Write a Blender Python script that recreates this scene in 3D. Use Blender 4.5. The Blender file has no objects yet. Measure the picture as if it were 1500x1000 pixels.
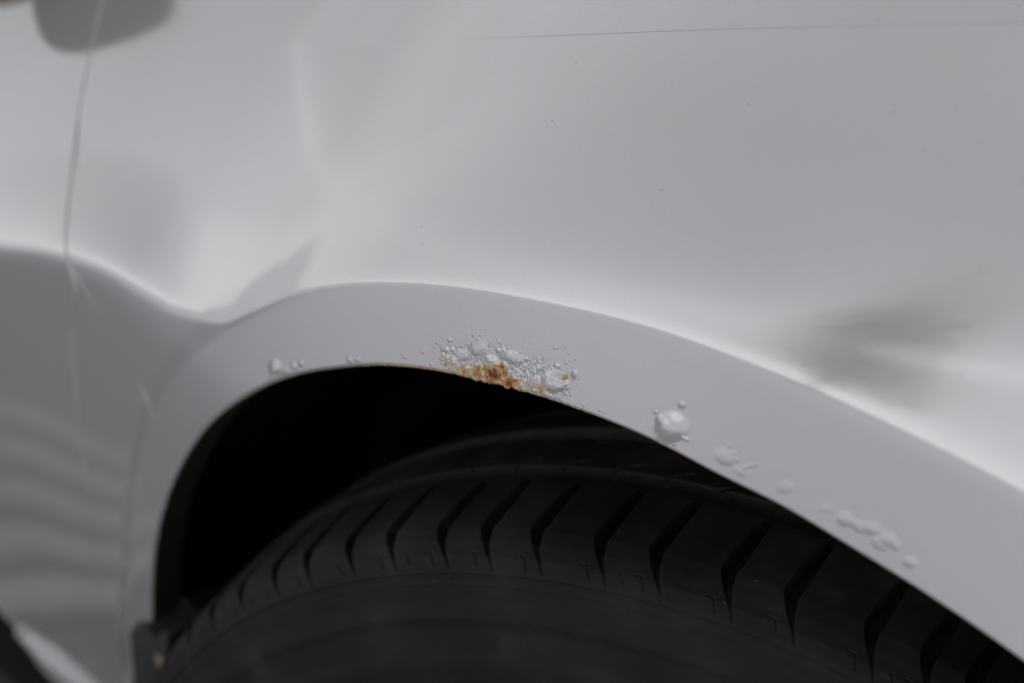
import bpy, bmesh, math, random
import numpy as np
from mathutils import Vector, Matrix
random.seed(7); RNG = np.random.default_rng(11)
R = math.radians
S = bpy.context.scene
COL = S.collection

# ------------------------------------------------------------------ camera
CAM = np.array([0.33195, -0.47731, 1.18170])
FWD = Vector((-0.557355, 0.598518, -0.575440)); RGT = Vector((0.722046, 0.691558, 0.019939)); UPV = Vector((-0.409884, 0.404381, 0.817601))
cd = bpy.data.cameras.new('camera'); cam = bpy.data.objects.new('camera', cd); COL.objects.link(cam)
cam.matrix_world = Matrix(((RGT.x, UPV.x, -FWD.x, CAM[0]), (RGT.y, UPV.y, -FWD.y, CAM[1]), (RGT.z, UPV.z, -FWD.z, CAM[2]), (0, 0, 0, 1)))
cd.sensor_width = 36; cd.lens = 3239.07/1500*36
cd.clip_start = .01; cd.clip_end = 2000
cd.dof.use_dof = True; cd.dof.focus_distance = .80; cd.dof.aperture_fstop = 5.6
S.camera = cam

# ------------------------------------------------------------------ sky, sun, exposure
SUN_EL, SUN_AZ = R(38), R(72)          # azimuth measured from +X towards +Y
w = bpy.data.worlds.new('World'); S.world = w; w.use_nodes = True
nt = w.node_tree; nt.nodes.clear()
sky = nt.nodes.new('ShaderNodeTexSky'); sky.sky_type = 'NISHITA'; sky.sun_disc = False
sky.sun_elevation = SUN_EL; sky.sun_rotation = R(90)-SUN_AZ
sky.air_density = 1.0; sky.dust_density = .5; sky.ozone_density = 1
hs = nt.nodes.new('ShaderNodeHueSaturation'); hs.inputs['Saturation'].default_value = .06
bg = nt.nodes.new('ShaderNodeBackground'); bg.inputs['Strength'].default_value = .07
ow = nt.nodes.new('ShaderNodeOutputWorld')
nt.links.new(sky.outputs[0], hs.inputs['Color']); nt.links.new(hs.outputs[0], bg.inputs[0]); nt.links.new(bg.outputs[0], ow.inputs[0])
sl = bpy.data.lights.new('sun', 'SUN'); so = bpy.data.objects.new('sun', sl); COL.objects.link(so)
sl.energy = 3.3; sl.angle = R(12); sl.color = (1, .975, .94)
sd = Vector((math.cos(SUN_EL)*math.cos(SUN_AZ), math.cos(SUN_EL)*math.sin(SUN_AZ), math.sin(SUN_EL)))
so.rotation_euler = sd.to_track_quat('Z', 'Y').to_euler(); so.location = sd*5
S.view_settings.view_transform = 'Standard'; S.view_settings.look = 'None'
S.view_settings.exposure = 1.11; S.view_settings.gamma = 1

# ------------------------------------------------------------------ helpers
def tag(o, label=None, cat=None, group=None, kind=None):
    if label: o['label'] = label
    if cat: o['category'] = cat
    if group: o['group'] = group
    if kind: o['kind'] = kind
    return o
def link(name, me, parent=None):
    o = bpy.data.objects.new(name, me); COL.objects.link(o)
    if parent is not None: o.parent = parent
    return o
def empty(name, loc=(0, 0, 0), rz=0):
    o = bpy.data.objects.new(name, None); COL.objects.link(o)
    o.location = loc; o.rotation_euler = (0, 0, rz); o.empty_display_size = .1; return o
def mesh(name, verts, faces, mat, parent=None, normals=None, attrs=None, smooth=True):
    verts = np.ascontiguousarray(verts, np.float32); faces = np.ascontiguousarray(faces, np.int32)
    me = bpy.data.meshes.new(name); k = faces.shape[1]
    me.vertices.add(len(verts)); me.vertices.foreach_set('co', verts.ravel())
    me.loops.add(faces.size); me.loops.foreach_set('vertex_index', faces.ravel())
    me.polygons.add(len(faces)); me.polygons.foreach_set('loop_start', np.arange(0, faces.size, k, dtype=np.int32))
    me.update(calc_edges=True)
    me.polygons.foreach_set('use_smooth', np.full(len(faces), smooth))
    for an, av in (attrs or {}).items():
        a = me.attributes.new(an, 'FLOAT', 'POINT'); a.data.foreach_set('value', np.ascontiguousarray(av, np.float32))
    if normals is not None:
        me.normals_split_custom_set_from_vertices(np.asarray(normals, np.float64))
    me.materials.append(mat)
    return link(name, me, parent)
def sub(name, V, F, sel, mat, parent, N=None, attrs=None):
    """one part made of the chosen faces of a big grid, keeping the grid's normals so that no seam shows"""
    f = F[sel]
    if len(f) == 0: return None
    u, inv = np.unique(f.ravel(), return_inverse=True)
    return mesh(name, V[u], inv.reshape(f.shape), mat, parent, None if N is None else N[u],
                {k: v[u] for k, v in (attrs or {}).items()})
def gridfaces(nu, nv, flip=False):
    i = np.arange(nu-1)[:, None]*nv+np.arange(nv-1)[None]
    f = np.stack([i, i+nv, i+nv+1, i+1], -1).reshape(-1, 4)
    return f[:, ::-1].copy() if flip else f
def bm_obj(name, bm, mat, parent=None, smooth=True, bev=0):
    me = bpy.data.meshes.new(name)
    if bev: bmesh.ops.bevel(bm, geom=bm.edges[:], offset=bev, segments=3, affect='EDGES', profile=.6)
    bm.to_mesh(me); bm.free(); me.materials.append(mat)
    if smooth:
        for p in me.polygons: p.use_smooth = True
    return link(name, me, parent)
def box(bm, c, s, M=None):
    r = bmesh.ops.create_cube(bm, size=1)
    bmesh.ops.scale(bm, verts=r['verts'], vec=s)
    if M is not None: bmesh.ops.transform(bm, matrix=M, verts=r['verts'])
    bmesh.ops.translate(bm, verts=r['verts'], vec=c); return r['verts']
def hash2(ix, iy, seed=0):
    h = (ix*374761393+iy*668265263+seed*2147483647) & 0xffffffff
    h = ((h ^ (h >> 13))*1274126177) & 0xffffffff
    return ((h ^ (h >> 16)) & 0xffff)/65535.0
def vnoise(x, y, seed=0):
    ix = np.floor(x).astype(np.int64); iy = np.floor(y).astype(np.int64); fx = x-ix; fy = y-iy
    fx = fx*fx*(3-2*fx); fy = fy*fy*(3-2*fy)
    a = hash2(ix, iy, seed); b = hash2(ix+1, iy, seed); c = hash2(ix, iy+1, seed); d = hash2(ix+1, iy+1, seed)
    return (a*(1-fx)+b*fx)*(1-fy)+(c*(1-fx)+d*fx)*fy
def fbm(x, y, o=4, seed=0):
    s = 0; a = .5
    for k in range(o): s = s+a*vnoise(x*2**k, y*2**k, seed+k); a *= .5
    return s

# ------------------------------------------------------------------ materials
def pmat(name, base=(.5, .5, .5), rough=.5, metal=0, coat=0, coat_rough=.03, spec=.5):
    m = bpy.data.materials.new(name); m.use_nodes = True; n = m.node_tree
    b = n.nodes['Principled BSDF']
    b.inputs['Base Color'].default_value = (*base, 1); b.inputs['Roughness'].default_value = rough
    b.inputs['Metallic'].default_value = metal; b.inputs['Coat Weight'].default_value = coat
    b.inputs['Coat Roughness'].default_value = coat_rough; b.inputs['Specular IOR Level'].default_value = spec
    return m, n, b
def noise(n, scale, detail=4, rough=.55, coord=None, vec='Object'):
    if coord is None:
        coord = n.nodes.new('ShaderNodeTexCoord').outputs[vec]
    t = n.nodes.new('ShaderNodeTexNoise'); t.inputs['Scale'].default_value = scale
    t.inputs['Detail'].default_value = detail; t.inputs['Roughness'].default_value = rough
    n.links.new(coord, t.inputs['Vector']); return t.outputs['Fac']
def ramp(n, fac, stops):
    r = n.nodes.new('ShaderNodeValToRGB'); e = r.color_ramp.elements
    while len(e) < len(stops): e.new(.5)
    for k, (p, c) in enumerate(stops): e[k].position = p; e[k].color = (*c, 1) if len(c) == 3 else c
    n.links.new(fac, r.inputs[0]); return r.outputs[0]
def mixc(n, fac, a, b):
    m = n.nodes.new('ShaderNodeMix'); m.data_type = 'RGBA'
    for sock, v in ((m.inputs[0], fac), (m.inputs[6], a), (m.inputs[7], b)):
        if hasattr(v, 'links') or hasattr(v, 'is_linked'): n.links.new(v, sock)
        elif isinstance(v, (int, float)): sock.default_value = v
        else: sock.default_value = (*v, 1)
    return m.outputs[2]
def mmix(n, fac, a, b):
    m = n.nodes.new('ShaderNodeMix'); m.data_type = 'FLOAT'
    for sock, v in ((m.inputs[0], fac), (m.inputs[2], a), (m.inputs[3], b)):
        if isinstance(v, (int, float)): sock.default_value = v
        else: n.links.new(v, sock)
    return m.outputs[0]
def bump(n, b, h, strength=.1, dist=.001, coat=False):
    k = n.nodes.new('ShaderNodeBump'); k.inputs['Strength'].default_value = strength; k.inputs['Distance'].default_value = dist
    n.links.new(h, k.inputs['Height']); n.links.new(k.outputs[0], b.inputs['Normal'])
    if coat: n.links.new(k.outputs[0], b.inputs['Coat Normal'])

M = {}
def make_paint():
    m, n, b = pmat('silver_paint', (.56, .56, .575), .11, .50, 1.0, .02)
    at = n.nodes.new('ShaderNodeAttribute'); at.attribute_name = 'rust'; rust = at.outputs['Fac']
    tc = n.nodes.new('ShaderNodeTexCoord').outputs['Object']
    flake = noise(n, 2600, 2, .6, tc)
    fl = ramp(n, flake, [(.3, (.63, .616, .64)), (.7, (.72, .704, .73))])
    soil = noise(n, 9, 5, .6, tc)
    pc = mixc(n, ramp(n, soil, [(.35, (0, 0, 0)), (.8, (.16, .16, .16))]), fl, (.47, .455, .43))
    rn = noise(n, 420, 6, .7, tc)
    # rust mask = shape of the damage + noise
    ad = n.nodes.new('ShaderNodeMath'); ad.operation = 'MULTIPLY_ADD'; n.links.new(rn, ad.inputs[0]); ad.inputs[1].default_value = 2.1; ad.inputs[2].default_value = -1.02
    sm = n.nodes.new('ShaderNodeMath'); sm.operation = 'ADD'; n.links.new(ad.outputs[0], sm.inputs[0]); n.links.new(rust, sm.inputs[1])
    gate = n.nodes.new('ShaderNodeMath'); gate.operation = 'MULTIPLY'; n.links.new(sm.outputs[0], gate.inputs[0])
    g2 = ramp(n, rust, [(.02, (0, 0, 0)), (.15, (1, 1, 1))]); n.links.new(g2, gate.inputs[1])
    rcol = ramp(n, gate.outputs[0], [(.10, (.66, .62, .54)), (.22, (.64, .50, .30)), (.40, (.50, .25, .08)), (.60, (.26, .085, .020)), (.85, (.05, .018, .008))])
    fac = ramp(n, gate.outputs[0], [(.10, (0, 0, 0)), (.24, (1, 1, 1))])
    ca = n.nodes.new('ShaderNodeAttribute'); ca.attribute_name = 'chalk'; ch = ca.outputs['Fac']      # lifted paint is chalky and duller
    n.links.new(mixc(n, fac, mixc(n, ch, pc, (.71, .695, .72)), rcol), b.inputs['Base Color'])
    n.links.new(mmix(n, fac, mmix(n, ch, .50, .38), .0), b.inputs['Metallic'])
    n.links.new(mmix(n, fac, mmix(n, ch, .11, .17), .65), b.inputs['Roughness'])
    n.links.new(mmix(n, fac, mmix(n, ch, 1.0, .9), .10), b.inputs['Coat Weight'])
    peel = noise(n, 330, 3, .5, tc)
    grit = noise(n, 1500, 4, .6, tc)
    hh = n.nodes.new('ShaderNodeMath'); hh.operation = 'MULTIPLY_ADD'; n.links.new(grit, hh.inputs[0]); n.links.new(mmix(n, fac, .06, 6.0), hh.inputs[1]); n.links.new(peel, hh.inputs[2])
    bump(n, b, hh.outputs[0], .10, .0002, coat=True)
    return m
M['paint'] = make_paint()
def simple(name, c1, c2, scale, rough, r2=None, bstr=.2, bdist=.001, metal=0, spec=.5, coat=0):
    m, n, b = pmat(name, c1, rough, metal, coat, .05, spec)
    tc = n.nodes.new('ShaderNodeTexCoord').outputs['Object']
    f = noise(n, scale, 6, .6, tc)
    n.links.new(ramp(n, f, [(.3, c1), (.72, c2)]), b.inputs['Base Color'])
    f2 = noise(n, scale*5, 5, .6, tc)
    n.links.new(mmix(n, f2, rough-.08, (r2 or rough)+.08), b.inputs['Roughness'])
    bump(n, b, f2, bstr, bdist); return m
def make_rubber():
    m, n, b = pmat('tyre_rubber', (.03, .03, .03), .62, 0, 0, .05, .22)
    tc = n.nodes.new('ShaderNodeTexCoord').outputs['Object']
    f = noise(n, 24, 7, .62, tc)
    c = ramp(n, f, [(.34, (.0065, .0058, .0054)), (.55, (.015, .0125, .0113)), (.75, (.038, .031, .026))])
    sp = noise(n, 620, 2, .4, tc)
    c2 = mixc(n, ramp(n, sp, [(.765, (0, 0, 0)), (.80, (.6, .6, .6))]), c, (.20, .16, .12))
    n.links.new(c2, b.inputs['Base Color'])
    f2 = noise(n, 300, 6, .65, tc); n.links.new(mmix(n, f, .5, .75), b.inputs['Roughness'])
    bump(n, b, f2, .35, .0006); return m
M['rubber'] = make_rubber()
M['liner'] = simple('liner_felt', (.006, .006, .006), (.011, .010, .009), 60, .9, spec=.15, bstr=.5)
M['plastic'] = simple('grey_black_plastic', (.022, .022, .024), (.040, .039, .041), 80, .55, bstr=.3)
M['under'] = simple('underbody_black', (.008, .008, .008), (.014, .012, .010), 20, .9, spec=.2)
M['rimmetal'] = simple('rim_alloy', (.30, .30, .31), (.38, .38, .39), 30, .4, metal=.8)
M['mirror_black'] = simple('mirror_black', (.010, .011, .014), (.014, .015, .018), 60, .35, bstr=.05)
M['mirror_glass'], _, _ = pmat('mirror_glass', (.85, .86, .88), .02, 1.0)
M['stone'] = simple('tan_stone', (.42, .28, .20), (.60, .42, .32), 900, .8, bdist=.0005)
M['chip'] = simple('chipped_primer', (.05, .042, .036), (.10, .08, .06), 900, .8)
M['bolt'] = simple('dirty_bolt', (.16, .13, .10), (.25, .21, .17), 300, .6)
M['trim'] = simple('sill_trim', (.34, .29, .28), (.42, .37, .35), 200, .4, coat=.3)
M['flange'] = simple('flange_underseal', (.012, .011, .010), (.030, .023, .016), 60, .85, spec=.2, bstr=.4)
def make_ground():
    m, n, b = pmat('asphalt', (.05, .05, .05), .9)
    tc = n.nodes.new('ShaderNodeTexCoord').outputs['Object']
    a = noise(n, 90, 6, .7, tc); c = noise(n, .8, 5, .6, tc)
    col = ramp(n, a, [(.3, (.215, .22, .235)), (.55, (.32, .325, .345)), (.8, (.45, .455, .47))])
    n.links.new(mixc(n, ramp(n, c, [(.35, (0, 0, 0)), (.75, (.5, .5, .5))]), col, (.262, .265, .28)), b.inputs['Base Color'])
    bump(n, b, a, .6, .004); return m
M['ground'] = make_ground()
# ---- body surface: outward distance D(X,Z); the skin lies at y = -D ----
CX, CZ = -0.012, 0.344            # centre of the wheel-arch opening
def sstep(a, b, x):
    t = np.clip((x-a)/(b-a), 0, 1); return t*t*(3-2*t)
def spl(xs, ys):                  # monotone-ish cubic through points, evaluated anywhere
    xs = np.asarray(xs, float); ys = np.asarray(ys, float)
    m = np.gradient(ys, xs)
    def f(x):
        x = np.asarray(x, float)
        i = np.clip(np.searchsorted(xs, x)-1, 0, len(xs)-2)
        h = xs[i+1]-xs[i]; t = np.clip((x-xs[i])/h, 0, 1)
        r = (2*t**3-3*t**2+1)*ys[i]+(t**3-2*t**2+t)*h*m[i]+(-2*t**3+3*t**2)*ys[i+1]+(t**3-t**2)*h*m[i+1]
        r = np.where(x < xs[0], ys[0]+m[0]*(x-xs[0]), r)
        return np.where(x > xs[-1], ys[-1]+m[-1]*(x-xs[-1]), r)
    return f
# height of the shoulder line (door character line, then the arch crease)
HF = spl([-.95, -.70, -.5101, -.4264, -.4000, -.3747, -.3505, -.3274, -.3044, -.2850, -.2680, -.2471, -.2308, -.1998, -.1632, -.1282, -.0954, -.0649, -.0361, -.0088, .0172, .0423, .0896, .2, .45],
         [.54, .562, .5931, .6199, .6297, .6370, .6415, .6428, .6450, .6510, .6592, .6753, .6883, .7075, .7244, .7375, .7475, .7554, .7606, .7631, .7642, .7637, .7596, .735, .64])
HS = spl([-.95, -.7, -.51, -.4264, -.375, -.35, -.3, -.25, -.2, -.15, -.1, -.05, 0, .05, .1, .2, .45], [.52, .559, .5935, .6140, .6270, .6340, .6510, .6730, .6985, .7220, .7410, .7540, .7610, .7628, .7585, .735, .64])
TH = spl([-.95, -.55, -.4, -.35, -.3, -.25, -.2, -.15, -.1, -.05, 0, .05, .2, .35], [.68, .66, .62, .66, .83, .90, .76, .59, .48, .405, .370, .360, .386, .45])
RC = spl(np.radians([0, 60, 76.3, 82.7, 89.6, 97.4, 106.6, 117.3, 125.4, 131.3, 136.3, 141.5, 148.5, 155.6, 175, 200]),   # width of the band over the arch
         [.062, .060, .0528, .0480, .0442, .0398, .0353, .0342, .0312, .0270, .0233, .0169, .0028, -.010, -.02, -.02])
TF = lambda X: .45+.43/(1+np.exp((X+.045)/.06))
def band(X, Z):
    xl = np.clip(X, -.14, .35)
    y = .0689*xl+.3073*xl**2 + (X-xl)*(.0689+.6146*xl)
    y = y - .075*.5*(-(X+.16)+np.sqrt((X+.16)**2+.05**2))
    rho = np.hypot(X-CX, Z-CZ)
    y = y + .09*.08*np.tanh((rho-.375)/.08)
    y = y + .30*np.clip(.56-Z, 0, .24)**2            # the side tucks under
    return -y
def hslope(X): return (HF(X+.004)-HF(X-.004))/.008
def base(X, Z):
    X = np.asarray(X, float); Z = np.asarray(Z, float)
    H0 = HF(X); q0 = Z-H0
    H = H0+(HS(X)-H0)*sstep(-.003, .040+.09*sstep(-.27, .02, X), q0); q = Z-H
    th = TH(X)       # slope at which the skin mirrors the horizon
    lft = sstep(-.20, -.34, X)                       # 1 on the door side, softer shoulder
    w = .0012+.0026*lft
    L1 = .0065+.0055*lft
    soft = lambda x, w: .5*(x+np.sqrt(x*x+w*w))    # smooth ramp
    tf = TF(X); t1 = th*.95
    # integral of slope over q: horizon slope at the shoulder, easing into the slower slope of the wing
    G = (t1-.02)*soft(q, w)
    a = np.clip(q, 0, None)
    G = G + (tf-t1)*(a - L1*(1-np.exp(-a/L1)))
    G = G + .45*a**2
    B = band(X, np.minimum(Z, H0)) - .02*np.clip(q, 0, None)
    D = B - G
    # outside the band on the left, below the shoulder line: the side panel falls away a little
    Zc = np.minimum(Z, H0); qp = np.clip(q0, 0, .12)
    e = np.hypot(X-CX, Zc-CZ)-.375; ang = np.arctan2(Zc-CZ, X-CX)
    D = D - .0056*np.tanh(soft(e-RC(ang), .004+.5*qp)/.08)*sstep(.1, -.1, X)
    D = D - .0015*sstep(-.002-.5*qp, .010+.5*qp, e-RC(ang))*sstep(-.20, -.27, X)*sstep(.08, .0, qp)
    # sill kick-out at the foot of the door
    D = D + .05*soft(.405-Z, .02)*sstep(-.37, -.44, X)*sstep(.46, .40, Z)
    return D
def seg_dist(P, X, Z):
    best = np.full(np.shape(X), 1e9)
    for (ax, az), (bx, bz) in zip(P[:-1], P[1:]):
        dx, dz = bx-ax, bz-az; t = np.clip(((X-ax)*dx+(Z-az)*dz)/(dx*dx+dz*dz), 0, 1)
        best = np.minimum(best, np.hypot(X-ax-t*dx, Z-az-t*dz))
    return best
def inside(P, X, Z):
    c = np.zeros(np.shape(X), bool)
    for (ax, az), (bx, bz) in zip(P, np.roll(P, -1, 0)):
        cond = ((az > Z) != (bz > Z)) & (X < (bx-ax)*(Z-az)/(bz-az+1e-12)+ax)
        c ^= cond
    return c
BUMPS = [(-0.14043, 0.71122, 1.48, 0.63, -2.6, 0.6, 1.5, 0), (-0.1417, 0.70643, 1.86, 1.13, -2.41, 0.8, 1.5, 0), (-0.13864, 0.70811, 1.67, 0.95, -2.47, 0.7, 1.5, 0), (-0.14337, 0.70354, 1.09, 0.66, -2.41, 0.6, 1.5, 0), (-0.14106, 0.70313, 1.69, 0.96, -2.47, 0.8, 1.5, 0), (-0.14384, 0.70117, 0.94, 0.57, -2.41, 0.5, 1.5, 0), (-0.14282, 0.69973, 0.92, 0.48, -2.51, 0.4, 1.5, 0), (-0.13709, 0.70389, 2.38, 1.93, -2.13, 1.3, 1.5, 0), (-0.13659, 0.70229, 1.56, 1.12, -2.32, 0.7, 1.5, 0), (-0.1314, 0.7034, 2.98, 1.42, -2.65, 1.2, 1.5, 0), (-0.13421, 0.70793, 5.52, 2.43, -2.58, 0.7, 2, 0), (-0.12551, 0.71499, 5.81, 3.09, -2.52, 0.6, 2, 0), (-0.11909, 0.71352, 3.65, 1.75, -2.73, 1.3, 1.5, 0), (-0.11763, 0.71206, 4.73, 2.02, -2.7, 0.9, 1.5, 0), (-0.11577, 0.72275, 1.14, 0.84, 2.78, 0.8, 1.5, 0), (-0.11368, 0.7208, 1.56, 1.01, 2.31, 0.8, 1.5, 0), (-0.11574, 0.71887, 1.71, 0.94, -2.51, 0.5, 1.5, 0), (-0.12029, 0.72, 0.88, 0.55, -2.4, 0.5, 1.5, 0), (-0.12044, 0.71885, 0.97, 0.67, -2.08, 0.4, 1.5, 0), (-0.11199, 0.7153, 1.65, 1.02, 2.31, 0.9, 1.5, 0), (-0.10871, 0.71946, 6.39, 2.82, -2.77, 0.9, 2, 0), (-0.11094, 0.72225, 0.75, 0.52, -2.2, 0.5, 1.5, 0), (-0.11084, 0.72128, 0.57, 0.37, -2.39, 0.4, 1.5, 0), (-0.10535, 0.72354, 0.84, 0.51, -2.45, 0.5, 1.5, 0), (-0.10972, 0.72102, 0.7, 0.38, -2.53, 0.3, 1.5, 0), (-0.10291, 0.71882, 1.25, 0.74, -2.47, 0.7, 1.5, 0), (-0.11234, 0.71262, 1.82, 0.86, -2.57, 0.8, 1.5, 0), (-0.12514, 0.70803, 1.45, 0.68, -2.57, 0.5, 1.5, 0), (-0.1311, 0.71416, 0.6, 0.37, -2.41, 0.3, 1.5, 0), (-0.1262, 0.71848, 1.28, 0.48, -2.62, 0.3, 1.5, 0), (-0.12511, 0.7208, 0.72, 0.38, -2.54, 0.25, 1.5, 0), (-0.12891, 0.71906, 0.86, 0.38, -2.59, 0.2, 1.5, 0), (-0.13389, 0.71168, 0.76, 0.47, -2.41, 0.35, 1.5, 0), (-0.13713, 0.71019, 0.65, 0.44, -2.19, 0.3, 1.5, 0), (-0.09338, 0.72298, 0.81, 0.46, -2.5, 0.4, 1.5, 0), (-0.10263, 0.72191, 1.7, 0.85, -2.56, 0.35, 1.5, 0), (-0.09667, 0.72457, 1.5, 1.13, 1.53, 0.25, 2, 0), (-0.08964, 0.73276, 0.81, 0.54, -2.37, 0.3, 1.5, 0), (-0.08308, 0.73355, 0.65, 0.37, -2.52, 0.25, 1.5, 0), (-0.07917, 0.72729, 1.56, 0.92, 1.5, 0.45, 2, 1), (-0.08375, 0.72928, 0.98, 0.55, -2.96, 0.2, 1.5, 0), (-0.08802, 0.71947, 6.52, 3.95, -2.63, 2.7, 2.6, 1), (-0.09619, 0.71525, 4.11, 2.33, -2.49, 0.8, 2, 0), (-0.08725, 0.71825, 4.35, 2, -2.72, 0.9, 4, 0), (-0.08764, 0.72632, 2.41, 1.01, -2.8, 0.4, 1.5, 0), (-0.0834, 0.72256, 1.36, 0.31, -2.38, 0.6, 1.5, 0), (-0.0823, 0.72151, 1.47, 0.36, -2.48, 0.6, 1.5, 0), (-0.08171, 0.7202, 0.78, 0.37, -2.57, 0.4, 1.5, 0), (-0.08408, 0.72462, 0.82, 0.66, 1.96, 0.5, 1.5, 0), (-0.08556, 0.71549, 1.44, 0.57, -2.61, 0.8, 1.5, 0), (-0.08276, 0.71754, 0.92, 0.47, -2.55, 0.6, 1.5, 0), (-0.08582, 0.71413, 1.37, 0.5, -2.75, 0.8, 1.5, 0), (-0.08544, 0.72581, 0.55, 0.53, 0.13, 0.4, 1.5, 0), (-0.10658, 0.71184, 2.09, 1.05, -2.55, 0.8, 1.5, 0), (-0.10323, 0.71053, 1.67, 0.82, -2.72, 0.7, 1.5, 0), (-0.097, 0.71148, 2.38, 0.76, -2.91, 0.7, 1.5, 0), (-0.1019, 0.71282, 1.53, 0.85, -2.5, 0.5, 1.5, 0), (-0.09843, 0.71293, 1.93, 0.8, -2.72, 0.5, 1.5, 0), (-0.09333, 0.71225, 1.78, 0.65, -2.89, 0.5, 1.5, 0), (-0.03588, 0.72686, 7.47, 4.91, -2.34, 2.2, 2, 1), (-0.03305, 0.73709, 1.94, 1.38, -2.27, 0.5, 1.5, 0), (-0.04101, 0.72767, 2.97, 1.4, -2.21, 0.7, 1.5, 0), (-0.04301, 0.72919, 1.27, 0.73, -2.51, 0.3, 1.5, 0), (-0.03005, 0.72502, 1.99, 0.9, 3.05, 0.5, 1.5, 0), (-0.03772, 0.72148, 4.42, 2.44, -2.52, 0.6, 1.5, 0), (-0.2372, 0.65116, 4.87, 3.07, -2.18, 1.2, 1.7, 1), (-0.22606, 0.65734, 2.92, 1.65, -2.42, 0.5, 1.5, 0), (-0.22163, 0.66084, 2.22, 1.42, -2.04, 0.5, 1.5, 0), (-0.19375, 0.67617, 1.93, 1.26, -2.22, 0.5, 1.5, 0), (-0.18916, 0.67842, 2.15, 0.83, -2.61, 0.4, 1.5, 0), (-0.2301, 0.65304, 5.62, 2.03, -2.61, 0.3, 1.5, 0), (-0.16354, 0.69229, 1.05, 0.53, -2.53, 0.4, 1.5, 0), (-0.15393, 0.69917, 0.85, 0.51, -2.42, 0.35, 1.5, 0), (-0.16548, 0.69286, 0.69, 0.41, -2.42, 0.3, 1.5, 0), (-0.14922, 0.69637, 0.85, 0.51, -2.41, 0.3, 1.5, 0), (-0.01216, 0.73056, 1.27, 0.94, -2.01, 0.28, 1.5, 0), (-0.01021, 0.72878, 1.42, 1.06, -2.82, 0.35, 1.5, 0), (-0.01335, 0.72584, 4.68, 3.26, -2.78, 0.56, 2, 1), (-0.00855, 0.72713, 1.25, 1.02, 2.73, 0.315, 1.5, 0), (-0.00498, 0.7256, 2.36, 1.01, -2.36, 0.35, 1.5, 0), (-0.00257, 0.72763, 2.34, 0.76, -2.38, 0.35, 1.5, 0), (-0.00625, 0.7233, 3.91, 2.14, -2.98, 0.28, 1.5, 0), (0.01077, 0.7255, 3.75, 2.35, -2.46, 0.245, 2, 0), (0.03391, 0.72453, 3.41, 2.49, -2.23, 0.63, 2, 1), (0.04357, 0.72558, 3.45, 2.55, -2.72, 0.56, 2, 1), (0.05, 0.72448, 3.34, 2.88, -2.62, 0.7, 2, 1), (0.05273, 0.72314, 2.07, 1.5, -2.27, 0.35, 1.5, 0), (0.05874, 0.71994, 2.89, 2.03, -2.34, 0.56, 2, 1), (0.04757, 0.72162, 3.48, 2.71, -3, 0.35, 2, 0), (0.03907, 0.72413, 3.5, 2.43, -3.09, 0.28, 2, 0), (-0.07463, 0.71688, 0.72, 0.48, -2.33, 0.35, 1.5, 0), (-0.06657, 0.71835, 0.71, 0.48, -2.32, 0.35, 1.5, 0), (-0.07974, 0.72659, 2.28, 1.5, 1.38, 0.35, 1.5, 0), (-0.07393, 0.71638, 0.54, 0.36, -2.33, 0.3, 1.5, 0), (-0.06469, 0.71843, 0.56, 0.38, -2.32, 0.3, 1.5, 0), (-0.23837, 0.64592, 2.44, 1.15, -2.53, 0.3, 1.5, 0), (0.03772, 0.72454, 2.37, 1.55, -2.43, 0.28, 1.5, 0), (0.02668, 0.72471, 2.97, 1.58, -2.55, 0.14, 2, 0)]
RUST_ZONE = [(-0.14719, 0.7073), (-0.13006, 0.71866), (-0.1133, 0.72622), (-0.09343, 0.72928), (-0.082, 0.72917), (-0.07903, 0.72354), (-0.0804, 0.71658), (-0.09117, 0.71059), (-0.11079, 0.70328), (-0.1281, 0.69893), (-0.14441, 0.69668)]
GRAIN = [(-0.08625, 0.72425), (-0.10373, 0.71706), (-0.09608, 0.72371), (-0.12502, 0.70406), (-0.11291, 0.70663), (-0.14126, 0.70277), (-0.14328, 0.70475), (-0.08811, 0.71271), (-0.08166, 0.71881)]
RUSTS = [(-0.1176, 0.7078), (-0.12511, 0.70491), (-0.10955, 0.70774), (-0.1338, 0.70143), (-0.0836, 0.72385), (-0.1534, 0.69276), (-0.0979, 0.71068), (-0.08456, 0.71593), (-0.0907, 0.72034), (-0.11352, 0.71219), (-0.04202, 0.72045), (-0.0345, 0.71972)]
CHIPS = [(-0.1724, 0.73888), (-0.16698, 0.73584), (-0.13691, 0.78605), (-0.1423, 0.80127), (-0.07045, 0.79307), (-0.05356, 0.82433), (0.0003, 0.84151), (0.03339, 0.84431), (0.02753, 0.85481), (0.01999, 0.84942), (0.01566, 0.83618), (-0.03699, 0.75209), (0.05712, 0.78579), (-0.02082, 0.86019), (-0.03359, 0.8555), (0.05019, 0.83909)]
SHUT = [(-0.71991, 0.70829), (-0.57042, 0.70931), (-0.47287, 0.71587), (-0.38906, 0.728), (-0.33856, 0.73817), (-0.29054, 0.75056), (-0.2626, 0.75937), (-0.23656, 0.76917), (-0.20359, 0.78346), (-0.16503, 0.79997), (-0.12965, 0.81513), (-0.09733, 0.82876), (-0.06081, 0.84335), (-0.02786, 0.85579), (0.00765, 0.86875), (0.02946, 0.87623), (0.06936, 0.8886), (0.12234, 0.90204)]
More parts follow.
